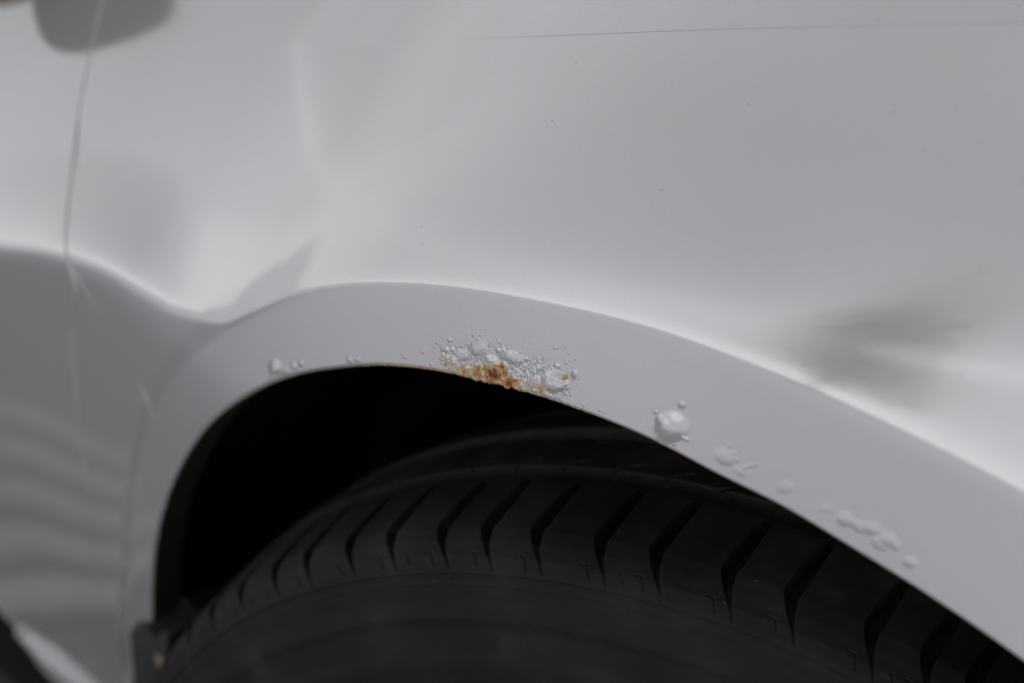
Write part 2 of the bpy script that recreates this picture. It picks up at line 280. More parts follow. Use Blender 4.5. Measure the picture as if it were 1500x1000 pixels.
RIM = np.array([(0.05282, 0.91713), (-0.14323, 0.86191), (-0.31077, 0.8036), (-0.37158, 0.77268), (-0.33574, 0.747), (-0.31881, 0.73826), (-0.30727, 0.73281), (-0.29738, 0.72817), (-0.28789, 0.72474), (-0.2777, 0.72054), (-0.26192, 0.7165), (-0.24408, 0.71555), (-0.2192, 0.72018), (-0.19283, 0.72719), (-0.16559, 0.73498), (-0.13411, 0.7438), (-0.08383, 0.75756), (-0.0409, 0.76914), (0.01027, 0.77864), (0.07624, 0.79005), (0.1157, 0.79533)])
GAP = [(-0.49731, 0.75465), (-0.46842, 0.71993), (-0.45903, 0.7068), (-0.44434, 0.68758), (-0.43452, 0.67489), (-0.41535, 0.65517), (-0.38426, 0.63366), (-0.38463, 0.59317), (-0.38374, 0.53527), (-0.38054, 0.4872), (-0.38172, 0.43249), (-0.38327, 0.3925), (-0.38907, 0.3461)]
SILL = [(-0.57301, 0.40176), (-0.49564, 0.35099), (-0.47004, 0.344), (-0.43174, 0.33948), (-0.40484, 0.32583)]
BELT = [(-0.6135, 0.63711), (-0.52923, 0.68132), (-0.50892, 0.69209), (-0.48043, 0.70675)]
LIP = [(173.141, 0.356552), (167.51, 0.34564), (160.891, 0.342672), (156.756, 0.347604), (152.776, 0.353353), (147.842, 0.359999), (142.135, 0.366845), (136.653, 0.372284), (131.358, 0.375086), (125.351, 0.376888), (119.612, 0.376952), (115.695, 0.377188), (112.043, 0.376891), (107.462, 0.37627), (103.706, 0.376337), (99.6917, 0.376189), (94.996, 0.375948), (90.546, 0.374637), (86.3408, 0.375425), (82.246, 0.37511), (78.2895, 0.375628), (72.4599, 0.376411)]
# ------------------------------------------------------------------ the setting
bm = bmesh.new()
bmesh.ops.create_grid(bm, x_segments=40, y_segments=40, size=300)
tag(bm_obj('ground', bm, M['ground'], smooth=False), kind='structure')

# ------------------------------------------------------------------ the car
car = tag(empty('car', (0, 0, 0)), 'silver car seen close at the wheel arch, paint blistered and rusting along the arch lip', 'car')

ZONE = np.array(RUST_ZONE)
CH = []
for (x0, z0), (x1, z1), n_, r0, r1 in (                       # chains of tiny bubbles along the damage
        (GRAIN[5], GRAIN[6], 26, .3, .8), (GRAIN[1], GRAIN[0], 80, .35, .95), (GRAIN[1], GRAIN[2], 60, .3, .75),
        (GRAIN[3], GRAIN[4], 90, .4, 1.0), (GRAIN[4], GRAIN[1], 80, .4, 1.0), (GRAIN[4], GRAIN[7], 60, .4, 1.0),
        (GRAIN[8], GRAIN[7], 26, .3, .8), (GRAIN[5], GRAIN[3], 70, .35, .95)):
    for k in range(n_):
        t = random.random(); r_ = random.uniform(r0, r1)*(.6+.6*random.random())
        CH.append((x0+(x1-x0)*t+random.gauss(0, .0021), z0+(z1-z0)*t+random.gauss(0, .0017), r_, r_*random.uniform(.55, .95), random.uniform(-2.9, -2.1), r_*random.uniform(.38, .62), 1.3, 0))
for k in range(70):                                             # outliers round the patch
    t = random.random(); X0 = -.150+.075*t; Z0 = .7005+.026*t+random.gauss(.002, .006)
    r_ = random.uniform(.25, .5); CH.append((X0, Z0, r_, r_*.75, -2.5, r_*.4, 1.4, 0))
ALL = BUMPS+CH
def bumps(X, Z):
    shp = np.shape(X); X = np.ravel(X); Z = np.ravel(Z)
    out = np.zeros(X.size); order = np.argsort(X); Xs = X[order]; Zs = Z[order]; res = np.zeros(X.size)
    for (bx, bz, rx, rz, rot, h, p_, part) in ALL:
        rx, rz, h = rx*1e-3*1.2, rz*1e-3*1.2, h*(.80 if bx < -.02 else .42)*1e-3
        i0, i1 = np.searchsorted(Xs, (bx-1.05*max(rx, rz), bx+1.05*max(rx, rz)))
        if i1 <= i0: continue
        dx = Xs[i0:i1]-bx; dz = Zs[i0:i1]-bz; c, s = math.cos(rot), math.sin(rot)
        d2 = ((c*dx+s*dz)/rx)**2+((-s*dx+c*dz)/rz)**2
        m = d2 < 1
        v = np.where(m, h*(1-np.clip(d2, 0, 1)**(p_/1.5))**2.0, 0)*(.85+.3*vnoise((dx+bx)*300, (dz+bz)*300, 3))
        res[i0:i1] = np.maximum(res[i0:i1], v)+.35*np.minimum(res[i0:i1], v)
    out[order] = res
    return out.reshape(shp)
def damage(X, Z):
    """0..1 weight of the rough rusty patch"""
    d = np.where(inside(ZONE, X, Z), 1., -1.)*seg_dist(np.vstack([ZONE, ZONE[:1]]), X, Z)
    return sstep(-.001, .004, d)
def detail(X, Z):
    D = bumps(X, Z)
    near = (X > -.16) & (X < -.07) & (Z < .74) & (Z > .68)
    if near.any():
        x = X[near]; z = Z[near]; w_ = damage(x, z)
        rho = np.hypot(x-CX, z-CZ)-.375
        D[near] += w_*(sstep(.016, .002, rho)*.00075*(fbm(x*1500, z*1500, 3, 5)-.45)+.00016*(fbm(x*700, z*700, 3, 9)-.45))
    return D
RIM = np.vstack([[(2., 2.), (-.262, 2.), (-.262, .84)], RIM[5:], [(2., RIM[-1][1])]])
def blister(X, Z):                                              # the soft swelling of the wing above the arch
    s = np.where(inside(RIM, X, Z), 1., -1.)*seg_dist(RIM, X, Z)
    p = np.clip(.5*(s+np.sqrt(s*s+.004**2)), 0, 1)
    return (RIM_H*(1-np.exp(-p/.0085))-.008*np.tanh(p/.14))*sstep(.835, .775, Z-.22*(X+.235))
RIM_H = .0021
def skin(X, Z): return base(X, Z)+blister(X, Z)
def normals_of(fun, X, Z, h=.00015):
    gx = (fun(X+h, Z)-fun(X-h, Z))/(2*h); gz = (fun(X, Z+h)-fun(X, Z-h))/(2*h)
    n = np.stack([-gx, -np.ones_like(gx), -gz], -1); return n/np.linalg.norm(n, axis=-1, keepdims=True)
def rust_amount(X, Z, e):
    r = np.zeros_like(X)
    for (x0, z0), sx, a in zip(RUSTS, (.0060, .0050, .0056, .005, .0022, .0016, .0036, .002, .0009, .0042, .0024, .002), (.68, .42, .50, .26, .22, .40, .14, .12, .30, .44, .2, .2)):
        c_, s_ = math.cos(.48), math.sin(.48); dx = X-x0; dz = Z-z0; u = c_*dx+s_*dz; v = -s_*dx+c_*dz
        r = np.maximum(r, a*np.exp(-(u/sx)**2-(v/(sx*.55))**2))
    w_ = np.clip(damage(X, Z), 0, 1)
    r = np.maximum(r, .21*w_*np.exp(-(np.clip(e, 0, 1)/.006)**2))
    return r

gapf = spl([p_[1] for p_ in GAP[::-1]], [p_[0] for p_ in GAP[::-1]])     # X of the door gap as a function of Z
shutf = spl([p_[0] for p_ in SHUT], [p_[1] for p_ in SHUT])               # Z of the bonnet gap as a function of X
def shut_w(X): return .00016*sstep(-.27, -.15, X)+.00001                     # half width of the bonnet gap
lipf = spl(np.radians([-10, 20, 50]+[p_[0] for p_ in LIP[::-1]]), [.378, .378, .377]+[p_[1] for p_ in LIP[::-1]])

def dens(segs):
    a = []
    for t0, t1, n_ in segs: a.append(np.linspace(t0, t1, n_, endpoint=False))
    a.append([segs[-1][1]]); return np.concatenate(a)
def build_fender():
    d = R
    TH = dens([(d(8), d(60), 150), (d(60), d(75), 110), (d(75), d(96.5), 330), (d(96.5), d(114), 440), (d(114), d(127.5), 210), (d(127.5), d(179.4), 380)])
    # distances outwards from the lip; the last value is scaled to the panel's own edge
    e1 = np.linspace(0, .022, 84, endpoint=False); e2 = np.linspace(.022, .058, 60, endpoint=False)
    e3 = .058+(.33-.058)*np.linspace(0, 1, 150)**1.25
    E = np.concatenate([e1, e2, e3])
    c, s = np.cos(TH), np.sin(TH); L = lipf(TH)
    # outer edge for every angle: first crossing with gap, bonnet line or the front limit
    rr = np.linspace(.378, 1.0, 900)[None]; X = CX+c[:, None]*rr; Z = CZ+s[:, None]*rr
    hit_ = (X < gapf(Z)+.0009) | (Z > shutf(X)-shut_w(X)) | (X > .46)
    k = hit_.argmax(1); lo = rr[0, np.maximum(k-1, 0)]; hi = rr[0, k]
    for _ in range(25):
        m_ = (lo+hi)/2; x = CX+c*m_; z = CZ+s*m_
        h_ = (x < gapf(z)+.0009) | (z > shutf(x)-shut_w(x)) | (x > .46)
        hi = np.where(h_, m_, hi); lo = np.where(h_, lo, m_)
    Rm = np.maximum(hi, L+.012)
    span = (Rm-L)[:, None]
    e0 = np.minimum(.012, span*.3)
    EE = np.where(E[None] < e0, E[None], e0+(E[None]-e0)*(span-e0)/(.33-e0))
    X = CX+c[:, None]*(L[:, None]+EE); Z = CZ+s[:, None]*(L[:, None]+EE)
    D = skin(X, Z)+detail(X, Z)
    # lip edge rolls over: pull the first millimetres back
    Y = -D
    fl_n = 16
    # flange rows, from deep inside towards the lip
    fr = []
    ru = rust_amount(X, Z, EE)
    rag = .0009*(fbm(TH*375/1.1, TH*0+3, 4, 3)-.5)*np.clip(damage(X[:, 0], Z[:, 0]), 0, 1)*2
    for j in range(fl_n):
        if j < 6: dep = .018-(j/6)*.0155; off = -.0022-0.0*j
        else:
            a_ = math.pi/2*(1-(j-6)/(fl_n-6)); dep = .0025*(1-math.cos(a_)); off = -.0022*math.sin(a_)
        fr.append((off, dep))
    FX = np.stack([CX+c*(L+o+rag) for o, _ in fr], 1); FZ = np.stack([CZ+s*(L+o+rag) for o, _ in fr], 1)
    FY = np.stack([Y[:, 0]+dp for _, dp in fr], 1)
    # outer returns into the gaps
    tr = [(.0004, .0004), (.0008, .0012), (.0010, .0030), (.0010, .012)]
    thin = np.where(Z[:, -1] > shutf(X[:, -1])-.004, .35, 1.)
    TX = np.stack([X[:, -1]+c*o*thin for o, _ in tr], 1); TZ = np.stack([Z[:, -1]+s*o*thin for o, _ in tr], 1); TY = np.stack([Y[:, -1]+dp*thin for _, dp in tr], 1)
    AX = np.concatenate([FX, X, TX], 1); AY = np.concatenate([FY, Y, TY], 1); AZ = np.concatenate([FZ, Z, TZ], 1)
    P = np.stack([AX, AY, AZ], -1); nu, nv = AX.shape
    du = np.gradient(P, axis=0); dv = np.gradient(P, axis=1)
    N = np.cross(dv, du); N /= np.linalg.norm(N, axis=-1, keepdims=True)+1e-20
    if N[nu//2, nv//2, 1] > 0: N = -N
    Na = normals_of(lambda x, z: skin(x, z)+detail(x, z), X, Z, .0001)
    # smooth sheet: exact normals of the skin; damaged places: normals of the built mesh
    far = (EE > -1)
    N[:, fl_n+1:fl_n+X.shape[1]][far[:, 1:]] = Na[:, 1:][far[:, 1:]]
    N[:, fl_n+X.shape[1]-1] = Na[:, -1]
    RU = np.concatenate([np.repeat(ru[:, :1], fl_n, 1), ru, np.zeros(TX.shape)], 1)
    # brown bleeding on the folded edge
    wf = np.exp(-((TH-R(108))/R(9))**2)[:, None]
    fu = fbm(TH[:, None]*375/4, np.arange(fl_n)[None]*.35, 4, 21)
    RU[:, :fl_n] = np.maximum(RU[:, :fl_n], np.clip(wf*(.30+.5*(fu-.35)), 0, 1)*np.linspace(1, .6, fl_n)[None])
    ck = np.clip(bumps(X, Z)/.00025, 0, 1); CK = np.concatenate([np.zeros(FX.shape), ck, np.zeros(TX.shape)], 1)
    fe = np.full(FX.shape, -.001); fe[:, :9] = -.5
    Em = np.concatenate([fe, EE, np.full(TX.shape, 9.)], 1)
    F = gridfaces(nu, nv)
    V = P.reshape(-1, 3); Nn = N.reshape(-1, 3)
    v0, v1, v2 = V[F[0][0]], V[F[0][1]], V[F[0][2]]
    f_ = F[(nu//2)*(nv-1)+nv//2]; g_ = np.cross(V[f_[1]]-V[f_[0]], V[f_[2]]-V[f_[0]])
    if g_[1] > 0: F = F[:, ::-1].copy()
    cen = V[F].mean(1); em = Em.ravel()[F].mean(1)
    return V, F, Nn, RU.ravel(), CK.ravel(), cen, em
V, F, N, RU, CK, cen, em = build_fender()
owner = np.zeros(len(F), np.int32)
ang = np.arctan2(cen[:, 2]-CZ, cen[:, 0]-CX)
owner[(em < 9) & (np.hypot(cen[:, 0]-CX, cen[:, 2]-CZ)-.375 < RC(ang)) & (ang < R(166)) & (em < 1)] = 1
dz_ = np.zeros(len(F), bool); nr = (cen[:, 0] > -.17) & (cen[:, 0] < -.06) & (em < .05) & (em >= 0)
dz_[nr] = inside(ZONE, cen[nr, 0], cen[nr, 2]); owner[dz_] = 2
parts = [b_ for b_ in BUMPS if b_[7]]
for k, (bx, bz, rx, rz, rot, h, p_, _) in enumerate(parts):
    c_, s_ = math.cos(rot), math.sin(rot); dx = cen[:, 0]-bx; dz = cen[:, 2]-bz
    d2 = ((c_*dx+s_*dz)/(rx*1.2e-3))**2+((-s_*dx+c_*dz)/(rz*1.2e-3))**2
    owner[(d2 < 1) & (em >= 0)] = 3+k
at = {'rust': RU, 'chalk': CK}
owner[em < -.2] = 99
fender = sub('fender', V, F, owner == 0, M['paint'], car, N, at)
tag(sub('wheel_arch_flare', V, F, owner == 1, M['paint'], fender, N, at), 'flat silver band round the wheel arch with its lip folded under')
tag(sub('rust_patch', V, F, owner == 2, M['paint'], fender, N, at), 'crust of burst paint bubbles with orange rust at the arch lip')
sub('arch_flange', V, F, owner == 99, M['flange'], fender, N)
for k in range(len(parts)): sub('paint_blister', V, F, owner == 3+k, M['paint'], fender, N, at)

# stone chips and specks on the paint
def disc_bm(r_, n_=9, h=.00012):
    bm = bmesh.new(); vs = [bm.verts.new((r_*random.uniform(.75, 1.2)*math.cos(2*math.pi*k/n_), r_*random.uniform(.5, 1.0)*math.sin(2*math.pi*k/n_), 0)) for k in range(n_)]
    top = [bm.verts.new((v.co.x*.7, v.co.y*.7, h)) for v in vs]
    bm.faces.new(top)
    for k in range(n_): bm.faces.new((vs[k], vs[(k+1) % n_], top[(k+1) % n_], top[k]))
    return bm
for i, (x, z) in enumerate(CHIPS):
    o = bm_obj('paint_chip', disc_bm(random.uniform(.00020, .00036)), M['chip'], fender, smooth=False)
    y = -float(skin(np.array([x]), np.array([z]))[0]); n_ = normals_of(skin, np.array([x]), np.array([z]))[0]
    o.location = (x, y, z); o.rotation_euler = Vector(n_).to_track_quat('Z', 'Y').to_euler()

# ------------------------------------------------------------------ bonnet
def sheet(name, Xg, Zg, edge_roll, mat, parent, label=None):
    """Xg, Zg (nu, nv); first row j=0 is the panel's edge and is rolled inwards; edge_roll = unit direction (dx, dz) arrays out of the panel"""
    Y = -skin(Xg, Zg); dx, dz = edge_roll
    tr = [(.0010, .012), (.0010, .0030), (.0008, .0012), (.0004, .0004)]
    TX = np.stack([Xg[:, 0]+dx*o for o, _ in tr], 1); TZ = np.stack([Zg[:, 0]+dz*o for o, _ in tr], 1); TY = np.stack([Y[:, 0]+d_ for _, d_ in tr], 1)
    Nn = normals_of(skin, Xg, Zg)
    P = np.stack([np.concatenate([TX, Xg], 1), np.concatenate([TY, Y], 1), np.concatenate([TZ, Zg], 1)], -1)
    du = np.gradient(P, axis=0); dv = np.gradient(P, axis=1); NN = np.cross(dv, du); NN /= np.linalg.norm(NN, axis=-1, keepdims=True)+1e-20
    sg = np.sign((NN[:, 5:]*Nn[:, 1:]).sum(-1).mean()); NN *= sg
    NN[:, 4:] = Nn
    f = gridfaces(P.shape[0], P.shape[1]); v = P.reshape(-1, 3)
    i_ = len(f)//2; g_ = np.cross(v[f[i_][1]]-v[f[i_][0]], v[f[i_][2]]-v[f[i_][0]])
    if g_ @ NN.reshape(-1, 3)[f[i_][0]] < 0: f = f[:, ::-1].copy()
    return mesh(name, v, f, mat, parent, NN.reshape(-1, 3), {'rust': np.zeros(len(v))})
xs = np.concatenate([np.linspace(-.80, -.30, 120, endpoint=False), np.linspace(-.30, .10, 320, endpoint=False), np.linspace(.10, .46, 60)])
up = np.concatenate([np.linspace(0, .03, 40, endpoint=False), np.linspace(.03, .30, 90)])
# the bonnet's edge: above the bonnet gap; behind the wing it stops over the door
Xg = np.repeat(xs[:, None], len(up), 1); Zg = (shutf(xs)+shut_w(xs))[:, None]+up[None]
keep = xs > -.62
bonnet = sheet('bonnet', Xg[keep], Zg[keep], (np.zeros(keep.sum()), -np.ones(keep.sum())*.35), M['paint'], car)

# ------------------------------------------------------------------ door, sill
zs = np.concatenate([np.linspace(.292, .56, 110, endpoint=False), np.linspace(.56, .70, 160, endpoint=False), np.linspace(.70, .86, 90)])
us = np.concatenate([np.linspace(0, .12, 90, endpoint=False), .12+np.linspace(0, 1, 90)**1.3*.75])
ge = gapf(zs)-.0011
Xg = ge[:, None]-us[None]; Zg = np.repeat(zs[:, None], len(us), 1)
BL = lambda X: .6855+.62*(X+.522)*(X > -.522)+.40*(np.maximum(X, -.60)+.522)*(X <= -.522)+.04*(X+.60)*(X < -.60)      # top edge of the door
Xg = -.41-us[None]+0*Zg; Zg0 = Zg.copy()
for _ in range(6):
    Zt = np.minimum(BL(Xg), shutf(Xg)-.001)
    Z0_ = .3265+.27*np.clip(-.415-Xg, -.05, .16)
    Zg = Z0_+(Zg0-.292)/(.86-.292)*(Zt-Z0_)
    Xg = gapf(Zg)-.0011-us[None]
door = sheet('door', Xg, Zg, (np.ones(len(zs)), np.zeros(len(zs))), M['paint'], car)
# light seal along the top edge of the door
def tube(name, pts, r_, mat, parent, seg=10, flat=1.0):
    cu = bpy.data.curves.new(name, 'CURVE'); cu.dimensions = '3D'; cu.bevel_depth = r_; cu.bevel_resolution = 3
    sp_ = cu.splines.new('POLY'); sp_.points.add(len(pts)-1)
    for q_, p_ in zip(sp_.points, pts): q_.co = (*p_, 1)
    o = bpy.data.objects.new(name+'_c', cu); COL.objects.link(o); dg = bpy.context.evaluated_depsgraph_get()
    me = bpy.data.meshes.new_from_object(o.evaluated_get(dg)); bpy.data.objects.remove(o)
    me.materials.clear(); me.materials.append(mat)
    for p_ in me.polygons: p_.use_smooth = True
    return link(name, me, parent)
bx = Xg[-1, :]; bz = Zg[-1, :]; by = -skin(bx, bz)
tube('window_seal', [(x, y-.0002, z+.0012) for x, y, z in zip(bx[::4], by[::4], bz[::4])], .0016, M['trim'], door)
# door shell thickness along the bottom: folded edge and light trim line
sx = Xg[0, :]; sz = Zg[0, :]; sy = -skin(sx, sz)
tube('bottom_seam', [(x, y+.0008, z-.0007) for x, y, z in zip(sx[::3], sy[::3], sz[::3])], .0013, M['trim'], door)
# wing's painted inner edge behind the door gap
pz = np.linspace(.29, .80, 120); px_ = gapf(pz)
Vv = []; 
for k, o in enumerate((-.006, .006)):
    x = px_+o; Vv.append(np.stack([x, -skin(x, pz)+.0014, pz], 1))
Vv = np.stack(Vv, 1)
gap_back = mesh('door_jamb', Vv.reshape(-1, 3), gridfaces(len(pz), 2), M['paint'], car, None, {'rust': np.zeros(Vv.shape[0]*2)})
# rocker panel below, dark and set back
bm = bmesh.new(); box(bm, (-.80, .11, .245), (.80, .14, .06)); bm_obj('rocker_panel', bm, M['under'], car, bev=.01)

# ------------------------------------------------------------------ dark insides
a_ = np.linspace(R(-8), R(196), 90); ys = np.array([.006, .02, .10, .30, .42])
rad = np.interp(ys, [.006, .02, .1, .42], [.392, .396, .40, .40])
VV = np.stack([CX+np.cos(a_)[:, None]*rad[None], np.repeat((ys+.02)[None], len(a_), 0), CZ+np.sin(a_)[:, None]*rad[None]], -1)
liner = mesh('wheel_arch_liner', VV.reshape(-1, 3), gridfaces(len(a_), len(ys)), M['liner'], car)
bm = bmesh.new(); bmesh.ops.create_circle(bm, cap_ends=True, segments=64, radius=.41)
bmesh.ops.rotate(bm, verts=bm.verts[:], cent=(0, 0, 0), matrix=Matrix.Rotation(R(90), 3, 'X')); bmesh.ops.translate(bm, verts=bm.verts[:], vec=(CX, .44, CZ))
bm_obj('inner_wing', bm, M['liner'], car, smooth=False)
bm = bmesh.new(); box(bm, (-.75, .75, .36), (.72, 1.10, .16)); bm_obj('floor_pan', bm, M['under'], car, bev=.01)
# splash guard at the foot of the arch
def flap():
    pts = [(-.3490, .4360), (-.3474, .4407), (-.3415, .4490), (-.3355, .4516), (-.3277, .4464), (-.3214, .4563), (-.3172, .4568), (-.3200, .39), (-.3495, .38)]
    bm = bmesh.new(); f = [bm.verts.new((x, -.0165, z)) for x, z in pts]; b2 = [bm.verts.new((x, .012, z)) for x, z in pts]
    bm.faces.new(f); bm.faces.new(b2[::-1])
    for k in range(len(pts)): bm.faces.new((f[k], b2[k], b2[(k+1) % len(pts)], f[(k+1) % len(pts)]))
    bmesh.ops.recalc_face_normals(bm, faces=bm.faces[:])
    return bm_obj('splash_guard', bm, M['plastic'], car, smooth=True, bev=.0012)
fl = flap()
bm = bmesh.new(); bmesh.ops.create_uvsphere(bm, u_segments=20, v_segments=10, radius=.0042)
bmesh.ops.scale(bm, verts=bm.verts[:], vec=(1, .55, 1)); bmesh.ops.translate(bm, verts=bm.verts[:], vec=(-.3224, -.0175, .4378)); bm_obj('bolt', bm, M['bolt'], fl)
bm = bmesh.new(); box(bm, (-.335, .030, .385), (.035, .012, .10)); bm_obj('bracket', bm, M['under'], fl, bev=.002)

# ------------------------------------------------------------------ steered front wheel
WZ = .33; ST = .25356
TD = .0075
prof = [(.0, .205), (.004, .215), (.002, .235), (.0, .258), (.0012, .275), (.0045, .287), (.0050, .2875), (.0062, .2925), (.0064, .2965), (.0100, .3030), (.0118, .3085), (.0132, .3112), (.0128, .3122), (.0142, .3146), (.0175, .3182), (.0235, .3212), (.030, .3232), (.040, .3241), (.055, .3246), (.072, .3244), (.090, .3232), (.110, .3200), (.130, .3145), (.150, .3065), (.168, .2950), (.180, .280), (.186, .26), (.182, .235), (.172, .215), (.165, .205)]
pr = np.array(prof); sl_ = np.r_[0, np.cumsum(np.hypot(*np.diff(pr, axis=0).T))]
tot = sl_[-1]
def at_s(s): return np.interp(s, sl_, pr[:, 0]), np.interp(s, sl_, pr[:, 1])
s_of_y = lambda y: np.interp(y, pr[9:23, 0], sl_[9:23])
def build_tyre():
    sv = np.concatenate([np.linspace(0, sl_[7], 30, endpoint=False), np.linspace(sl_[7], s_of_y(.068), 190, endpoint=False), np.linspace(s_of_y(.068), s_of_y(.10), 60, endpoint=False),
                         np.linspace(s_of_y(.10), tot, 90)])
    ph = dens([(R(-182), R(66), 700), (R(66), R(150), 900), (R(150), R(178), 120)])
    y0, r0 = at_s(sv)
    # smooth the profile a little
    k_ = np.array([1, 2, 3, 2, 1.])/9; yy = np.convolve(np.pad(y0, 2, 'edge'), k_, 'valid'); rr_ = np.convolve(np.pad(r0, 2, 'edge'), k_, 'valid')
    PH, SS = np.meshgrid(ph, sv, indexing='ij'); Y = np.repeat(yy[None], len(ph), 0)
    pit = 2*math.pi/88; 
    # lateral groove centre line (angle offset, degrees) as it crosses the shoulder
    shift = np.interp(Y, [.0, .0142, .018, .024, .030, .040, .052, .066, .1], [-1.7, -1.6, -1.1, -.4, .0, -.05, -.20, -.45, -1.2])
    GA = [72.0, 76.3, 79.4, 83.24, 88.77, 93.18, 98.36, 102.48, 107.45, 111.57, 115.36, 120.14, 124.3, 129.0, 132.9, 137.5, 142.0, 146.1]
    while GA[0] > -200: GA.insert(0, GA[0]-(4.9, 3.9, 4.2, 5.2, 4.4)[len(GA) % 5])
    while GA[-1] < 200: GA.append(GA[-1]+(4.3, 5.1, 3.9, 4.7)[len(GA) % 4])
    GA = np.array(GA); phd = np.degrees(PH)-shift
    u = np.interp(phd, GA, np.arange(len(GA))); iu = np.round(u).astype(int)
    xs_ = np.radians(phd-GA[iu])*.32; dist = np.abs(xs_)
    gw = np.interp(Y, [0, .0135, .0142, .0165, .020, .026, .033, .045, .060, .066, .070], [0, 0, .0002, .0003, .0006, .0018, .0028, .0024, .0014, .0010, .0])
    gd = np.interp(Y, [0, .0135, .0145, .018, .024, .032, .060, .066, .070], [0, 0, .0006, .0012, .0022, .0066, .0068, .005, 0])
    gr = gd*sstep(gw+.0006, gw-.0002, dist)*(gw > 0)
    # circumferential grooves
    for yc, hw in ((.0675, .0042), (.1025, .0045), (.1375, .0042)):
        gr = np.maximum(gr, TD*sstep(hw+.0008, hw-.0004, np.abs(Y-yc)))
    # thin slots on the inner ribs
    u2 = (PH*88/(2*math.pi)*1.0+(Y-.085)*60); d2 = np.abs(u2-np.round(u2))*pit*.32
    rib = sstep(.071, .073, Y)*sstep(.0995, .0975, Y)
    gr = np.maximum(gr, .004*sstep(.0011, .0006, d2)*rib*(sstep(.079, .077, Y)+sstep(.091, .093, Y)))
    # shallow wear marks on the shoulder blocks (small hooked lines)
    xm = xs_; 
    hook = (np.abs(xm-(.0065+.12*(.0185-Y)))<.00035)&(Y>.0150)&(Y<.0192)|((np.abs(Y-.0190)<.00022)&(xm>.0062)&(xm<.0098))
    hook = hook|((np.abs(xm+.0075+.10*(.0185-Y))<.0003)&(Y>.0155)&(Y<.0188)&((iu%4)==0))
    gr = gr+.0005*hook
    # edge rings on the side wall
    dd = -gr
    Sg = SS
    def ring(s0, wd, h): return h*sstep(wd, wd*.3, np.abs(Sg-s0))
    dd = dd-ring(sl_[12], .0007, .0006)-ring(sl_[12]-.0050, .0004, .0003)+ring(sl_[6], .0010, .0004)+ring(sl_[5]-.009, .0014, .0006)-ring(sl_[5]-.0112, .0004, .0005)
    dd = dd+.00035*(fbm(PH*60, SS*180, 4, 31)-.45)*(Y < .02)
    # wave where the tread face dips to the shoulder
    ty = np.gradient(yy, sv); tr_ = np.gradient(rr_, sv); nl = np.hypot(ty, tr_)
    ny, nr_ = -tr_/nl, ty/nl        # profile normal (outwards)
    Yd = Y+ny[None]*dd; Rd = rr_[None]+nr_[None]*dd
    P = np.stack([Rd*np.cos(PH), Yd, Rd*np.sin(PH)], -1)
    du = np.gradient(P, axis=0); dv = np.gradient(P, axis=1); N = np.cross(du, dv); N /= np.linalg.norm(N, axis=-1, keepdims=True)+1e-20
    rad_ = np.stack([np.cos(PH), np.zeros_like(PH), np.sin(PH)], -1)
    ref = rad_*nr_[None, :, None]+np.array([0, 1., 0])*ny[None, :, None]
    if (N*ref).sum() < 0: N = -N
    F = gridfaces(len(ph), len(sv)); V = P.reshape(-1, 3)
    i_ = len(F)//2; g_ = np.cross(V[F[i_][1]]-V[F[i_][0]], V[F[i_][2]]-V[F[i_][0]])
    if g_ @ N.reshape(-1, 3)[F[i_][0]] < 0: F = F[:, ::-1].copy()
    cell = np.floor(u).astype(int); cell = np.where(PH > R(177.9), 0, cell); cell = np.where(cell == cell.min(), 0, cell)
    isb = (Y > .0140) & (Y < .0640) & (gr < .0012)
    own = np.where(isb, cell+1000, 0).ravel()
    fo = own[F]; o_ = np.where((fo == fo[:, :1]).all(1), fo[:, 0], 0)
    return V, F, N.reshape(-1, 3), o_
Vt, Ft, Nt, ow = build_tyre()
tyre = sub('tyre', Vt, Ft, ow == 0, M['rubber'], car, Nt)
tyre.location = (0, 0, WZ); tyre.rotation_euler = (0, 0, ST)
for cidx in np.unique(ow):
    if cidx == 0: continue
    if (ow == cidx).sum() < 60: continue
    sub('tread_block', Vt, Ft, ow == cidx, M['rubber'], tyre, Nt)
left = [c_ for c_ in np.unique(ow) if c_ and (ow == c_).sum() < 60]
if left: tag(sub('block_edge', Vt, Ft, np.isin(ow, left), M['rubber'], tyre, Nt), kind='stuff')
# rim
rim = empty('wheel_rim', (0, 0, WZ), ST); rim.parent = car
rp = np.array([(.004, .206), (.002, .202), (.006, .199), (.020, .196), (.030, .188), (.040, .175), (.050, .08), (.036, .06), (.034, .03), (.034, 0.0005)])
aa = np.linspace(0, 2*math.pi, 97); A_, Q_ = np.meshgrid(aa, np.arange(len(rp)), indexing='ij')
mesh('rim_dish', np.stack([rp[Q_, 1]*np.cos(A_), rp[Q_, 0], rp[Q_, 1]*np.sin(A_)], -1).reshape(-1, 3), gridfaces(97, len(rp)), M['under'], rim)
for k in range(5):
    bm = bmesh.new(); box(bm, (0, .018, .115), (.045, .02, .165)); bmesh.ops.rotate(bm, verts=bm.verts[:], cent=(0, 0, 0), matrix=Matrix.Rotation(2*math.pi*k/5+.3, 3, 'Y'))
    bm_obj('spoke', bm, M['rimmetal'], rim, bev=.006)

# small stone on the edge of the tyre
def stone():
    bm = bmesh.new(); bmesh.ops.create_icosphere(bm, subdivisions=3, radius=1)
    for v in bm.verts:
        n_ = .75+.5*float(vnoise(np.array([v.co.x*1.7+5]), np.array([v.co.y*1.7+v.co.z*2.1+9]), 4)[0]); v.co *= n_
    bmesh.ops.scale(bm, verts=bm.verts[:], vec=(.0034, .0016, .0024)); return bm_obj('stone_chip', bm, M['stone'])
st = stone(); st.location = (-.2440, .0240, .5520); st.rotation_euler = (.3, .6, .4)
tag(st, 'small tan stone chip stuck on the upper left edge of the black tyre', 'stone')

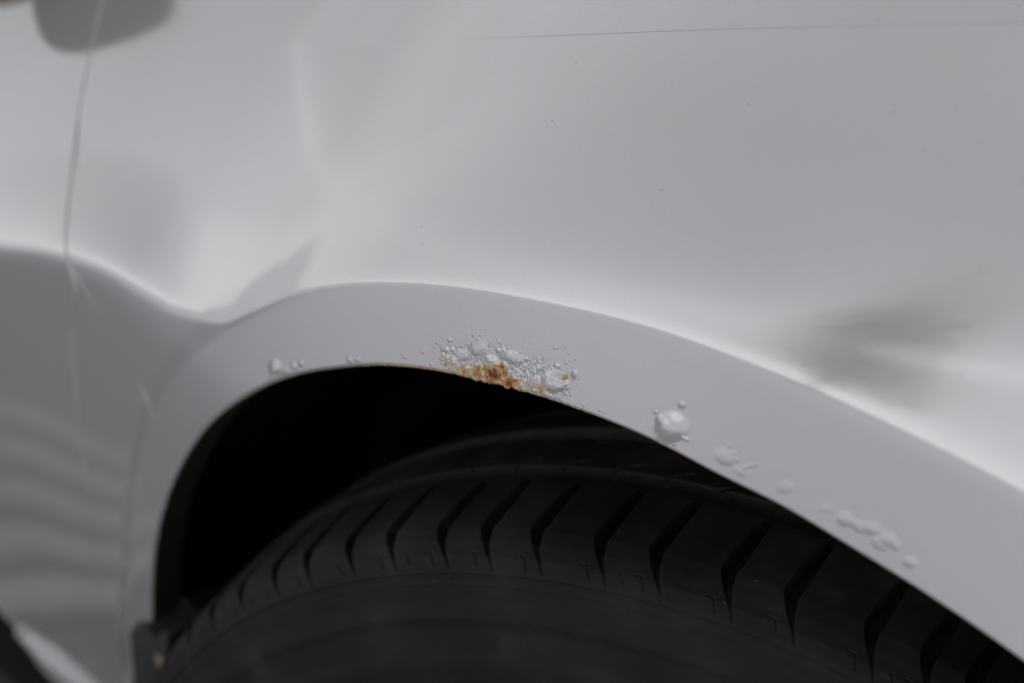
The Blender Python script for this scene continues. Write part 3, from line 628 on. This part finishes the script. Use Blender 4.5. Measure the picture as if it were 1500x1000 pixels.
# ------------------------------------------------------------------ door mirror, above the door, seen only as a dark reflection
dm = empty('door_mirror', (-.527, .057, .734)); dm.parent = car
def rounded(name, c, s, mat, parent, sub_=3, pw=3.2):
    bm = bmesh.new(); bmesh.ops.create_uvsphere(bm, u_segments=40, v_segments=24, radius=1)
    for v in bm.verts:
        p_ = v.co; k = (abs(p_.x)**pw+abs(p_.y)**pw+abs(p_.z)**pw)**(-1/pw); v.co = p_*k
    bmesh.ops.scale(bm, verts=bm.verts[:], vec=(s[0]/2, s[1]/2, s[2]/2)); bmesh.ops.translate(bm, verts=bm.verts[:], vec=c)
    return bm_obj(name, bm, mat, parent)
rounded('mirror_housing', (0, 0, 0), (.018, .044, .074), M['mirror_black'], dm)
rounded('mirror_pane', (-.0085, 0, 0), (.004, .036, .062), M['mirror_glass'], dm)
bm = bmesh.new(); box(bm, (-.02, .064, .028), (.014, .10, .012)); bm_obj('mirror_foot', bm, M['mirror_black'], dm, bev=.006)
# ------------------------------------------------------------------ the rest of the car, behind and beside what the frame shows
def prism(name, prof_xz, y0, y1, mat, parent, inset=.0, bev=.03):
    bm = bmesh.new(); a = [bm.verts.new((x, y0, z)) for x, z in prof_xz]; b = [bm.verts.new((x, y1, z)) for x, z in prof_xz]
    bm.faces.new(a); bm.faces.new(b[::-1]); n_ = len(a)
    for k in range(n_): bm.faces.new((a[k], b[k], b[(k+1) % n_], a[(k+1) % n_]))
    bmesh.ops.recalc_face_normals(bm, faces=bm.faces[:]); return bm_obj(name, bm, mat, parent, smooth=True, bev=bev)
M['plain_paint'], _, _ = pmat('plain_silver_paint', (.6, .6, .62), .2, .4, 1.0, .02)
M['glass'], _, _ = pmat('dark_glass', (.02, .025, .03), .03, 0, 1.0, .02)
prism('body_shell', [(-3.3, .30), (-.5, .30), (-.42, .45), (-.42, .80), (.45, .80), (.62, .45), (.66, .30), (.92, .30), (.96, .55), (.88, .78), (.40, .93), (-.55, 1.02), (-3.2, 1.02), (-3.4, .7)], .46, 1.62, M['plain_paint'], car)
prism('cabin_glass', [(-3.1, 1.02), (-.75, 1.02), (-1.35, 1.44), (-2.8, 1.44)], .34, 1.50, M['glass'], car)
prism('roof', [(-2.85, 1.435), (-1.30, 1.435), (-1.45, 1.49), (-2.6, 1.50)], .33, 1.51, M['plain_paint'], car, bev=.015)
prism('rear_side', [(-3.3, .30), (-1.27, .30), (-1.27, 1.02), (-3.2, 1.02)], .22, .46, M['plain_paint'], car)
prism('front_bumper', [(.47, .26), (.90, .26), (.93, .55), (.80, .74), (.47, .77)], .14, .46, M['plain_paint'], car)

# ------------------------------------------------------------------ added beside the car, outside the frame, to shape what the paint mirrors
M['iron'] = simple('dark_cast_iron', (.018, .018, .019), (.035, .033, .032), 40, .7, bstr=.4)
M['iron'] = simple('dark_cast_iron', (.035, .035, .037), (.06, .058, .056), 40, .7, bstr=.4)
M['pale_slat'] = simple('pale_slat_concrete', (.26, .26, .27), (.36, .36, .37), 14, .85, bstr=.4, bdist=.002)  # pale slats of the added grate, for contrast in the mirrored stripes
M['tarmac'] = simple('darkening_tarmac', (.075, .077, .085), (.14, .142, .152), 45, .85, bstr=.5, bdist=.003)  # for the added strip that darkens the lower reflections
grate = tag(link('reflection_grate', bpy.data.meshes.new('reflection_grate')), kind='structure'); grate.location = (-.97, -.24, .004)  # unseen grate, added so its slats stripe the door's reflection
bm = bmesh.new(); box(bm, (.04, .02, 0), (.38, .42, .004)); bm_obj('reflection_grate_frame', bm, M['iron'], grate)
bm = bmesh.new(); box(bm, (.04, .02, .004), (.32, .36, .006)); bm_obj('reflection_grate_pan', bm, M['under'], grate)
slm = None
for k in range(6):
    if slm is None:
        bm = bmesh.new(); box(bm, (0, 0, .018), (.026, .34, .016)); so_ = bm_obj('reflection_slat', bm, M['pale_slat'], grate, bev=.003); slm = so_.data
    else: so_ = link('reflection_slat', slm, grate)
    so_.location = (-.09+k*.052, .02, 0)

# dark strip added under and beside the car to darken its lower reflections
bm = bmesh.new(); box(bm, (-.6, .56, .0), (9.0, 2.50, .006)); tag(bm_obj('darkening_strip', bm, M['tarmac'], smooth=False), kind='structure')
# leafy shape added out of frame, mirrored as a faint smudge in the wing
M['leaf'] = simple('grey_green_leaves', (.11, .115, .09), (.19, .19, .15), 8, .7, bstr=.3)
M['bark'] = simple('grey_bark', (.14, .12, .10), (.24, .21, .17), 12, .9, bstr=.6)
reflection_tree = tag(empty('reflection_tree', (-1.62, -4.6, 0)), 'added leafy shape out of frame, mirrored as a faint grey smudge in the paint at right', 'reflection_tree')
bm = bmesh.new()
def limb(a, b, r0, r1):
    a, b = Vector(a), Vector(b); q = (b-a).to_track_quat('Z', 'Y').to_matrix(); n_ = 9; rings = []
    for p_, r_ in ((a, r0), ((a+b)/2+Vector((.02, .015, 0)), (r0+r1)/2), (b, r1)):
        rings.append([bm.verts.new(p_+q @ Vector((r_*math.cos(2*math.pi*k/n_), r_*math.sin(2*math.pi*k/n_), 0))) for k in range(n_)])
    for A_, B_ in zip(rings, rings[1:]):
        for k in range(n_): bm.faces.new((A_[k], A_[(k+1) % n_], B_[(k+1) % n_], B_[k]))
limb((0, 0, 0), (.05, 0, 1.85), .06, .035)
for k in range(9):
    a = k*2.4; limb((.05, 0, 1.45+.045*k), (.05+.6*math.cos(a), .6*math.sin(a), 1.8+.11*k), .022, .006)
bm_obj('trunk', bm, M['bark'], reflection_tree)
def foliage():
    n_ = 3300; c_ = RNG.normal(size=(46, 3)); c_ /= np.linalg.norm(c_, axis=1)[:, None]; c_ *= RNG.uniform(.25, 1, (46, 1))
    P = c_[RNG.integers(0, 46, n_)]*np.array([.70, .60, .85])+RNG.normal(size=(n_, 3))*.17+np.array([.05, 0, 2.32])
    a = RNG.normal(size=(n_, 3)); a /= np.linalg.norm(a, axis=1)[:, None]; b = np.cross(a, RNG.normal(size=(n_, 3))); b /= np.linalg.norm(b, axis=1)[:, None]
    s_ = RNG.uniform(.022, .040, (n_, 1)); Q = np.stack([P-a*s_, P+b*s_*.55, P+a*s_, P-b*s_*.55], 1)
    return Q.reshape(-1, 3), np.arange(n_*4).reshape(-1, 4)
fv, ff = foliage(); tag(mesh('crown', fv, ff, M['leaf'], reflection_tree, smooth=False), kind='stuff')
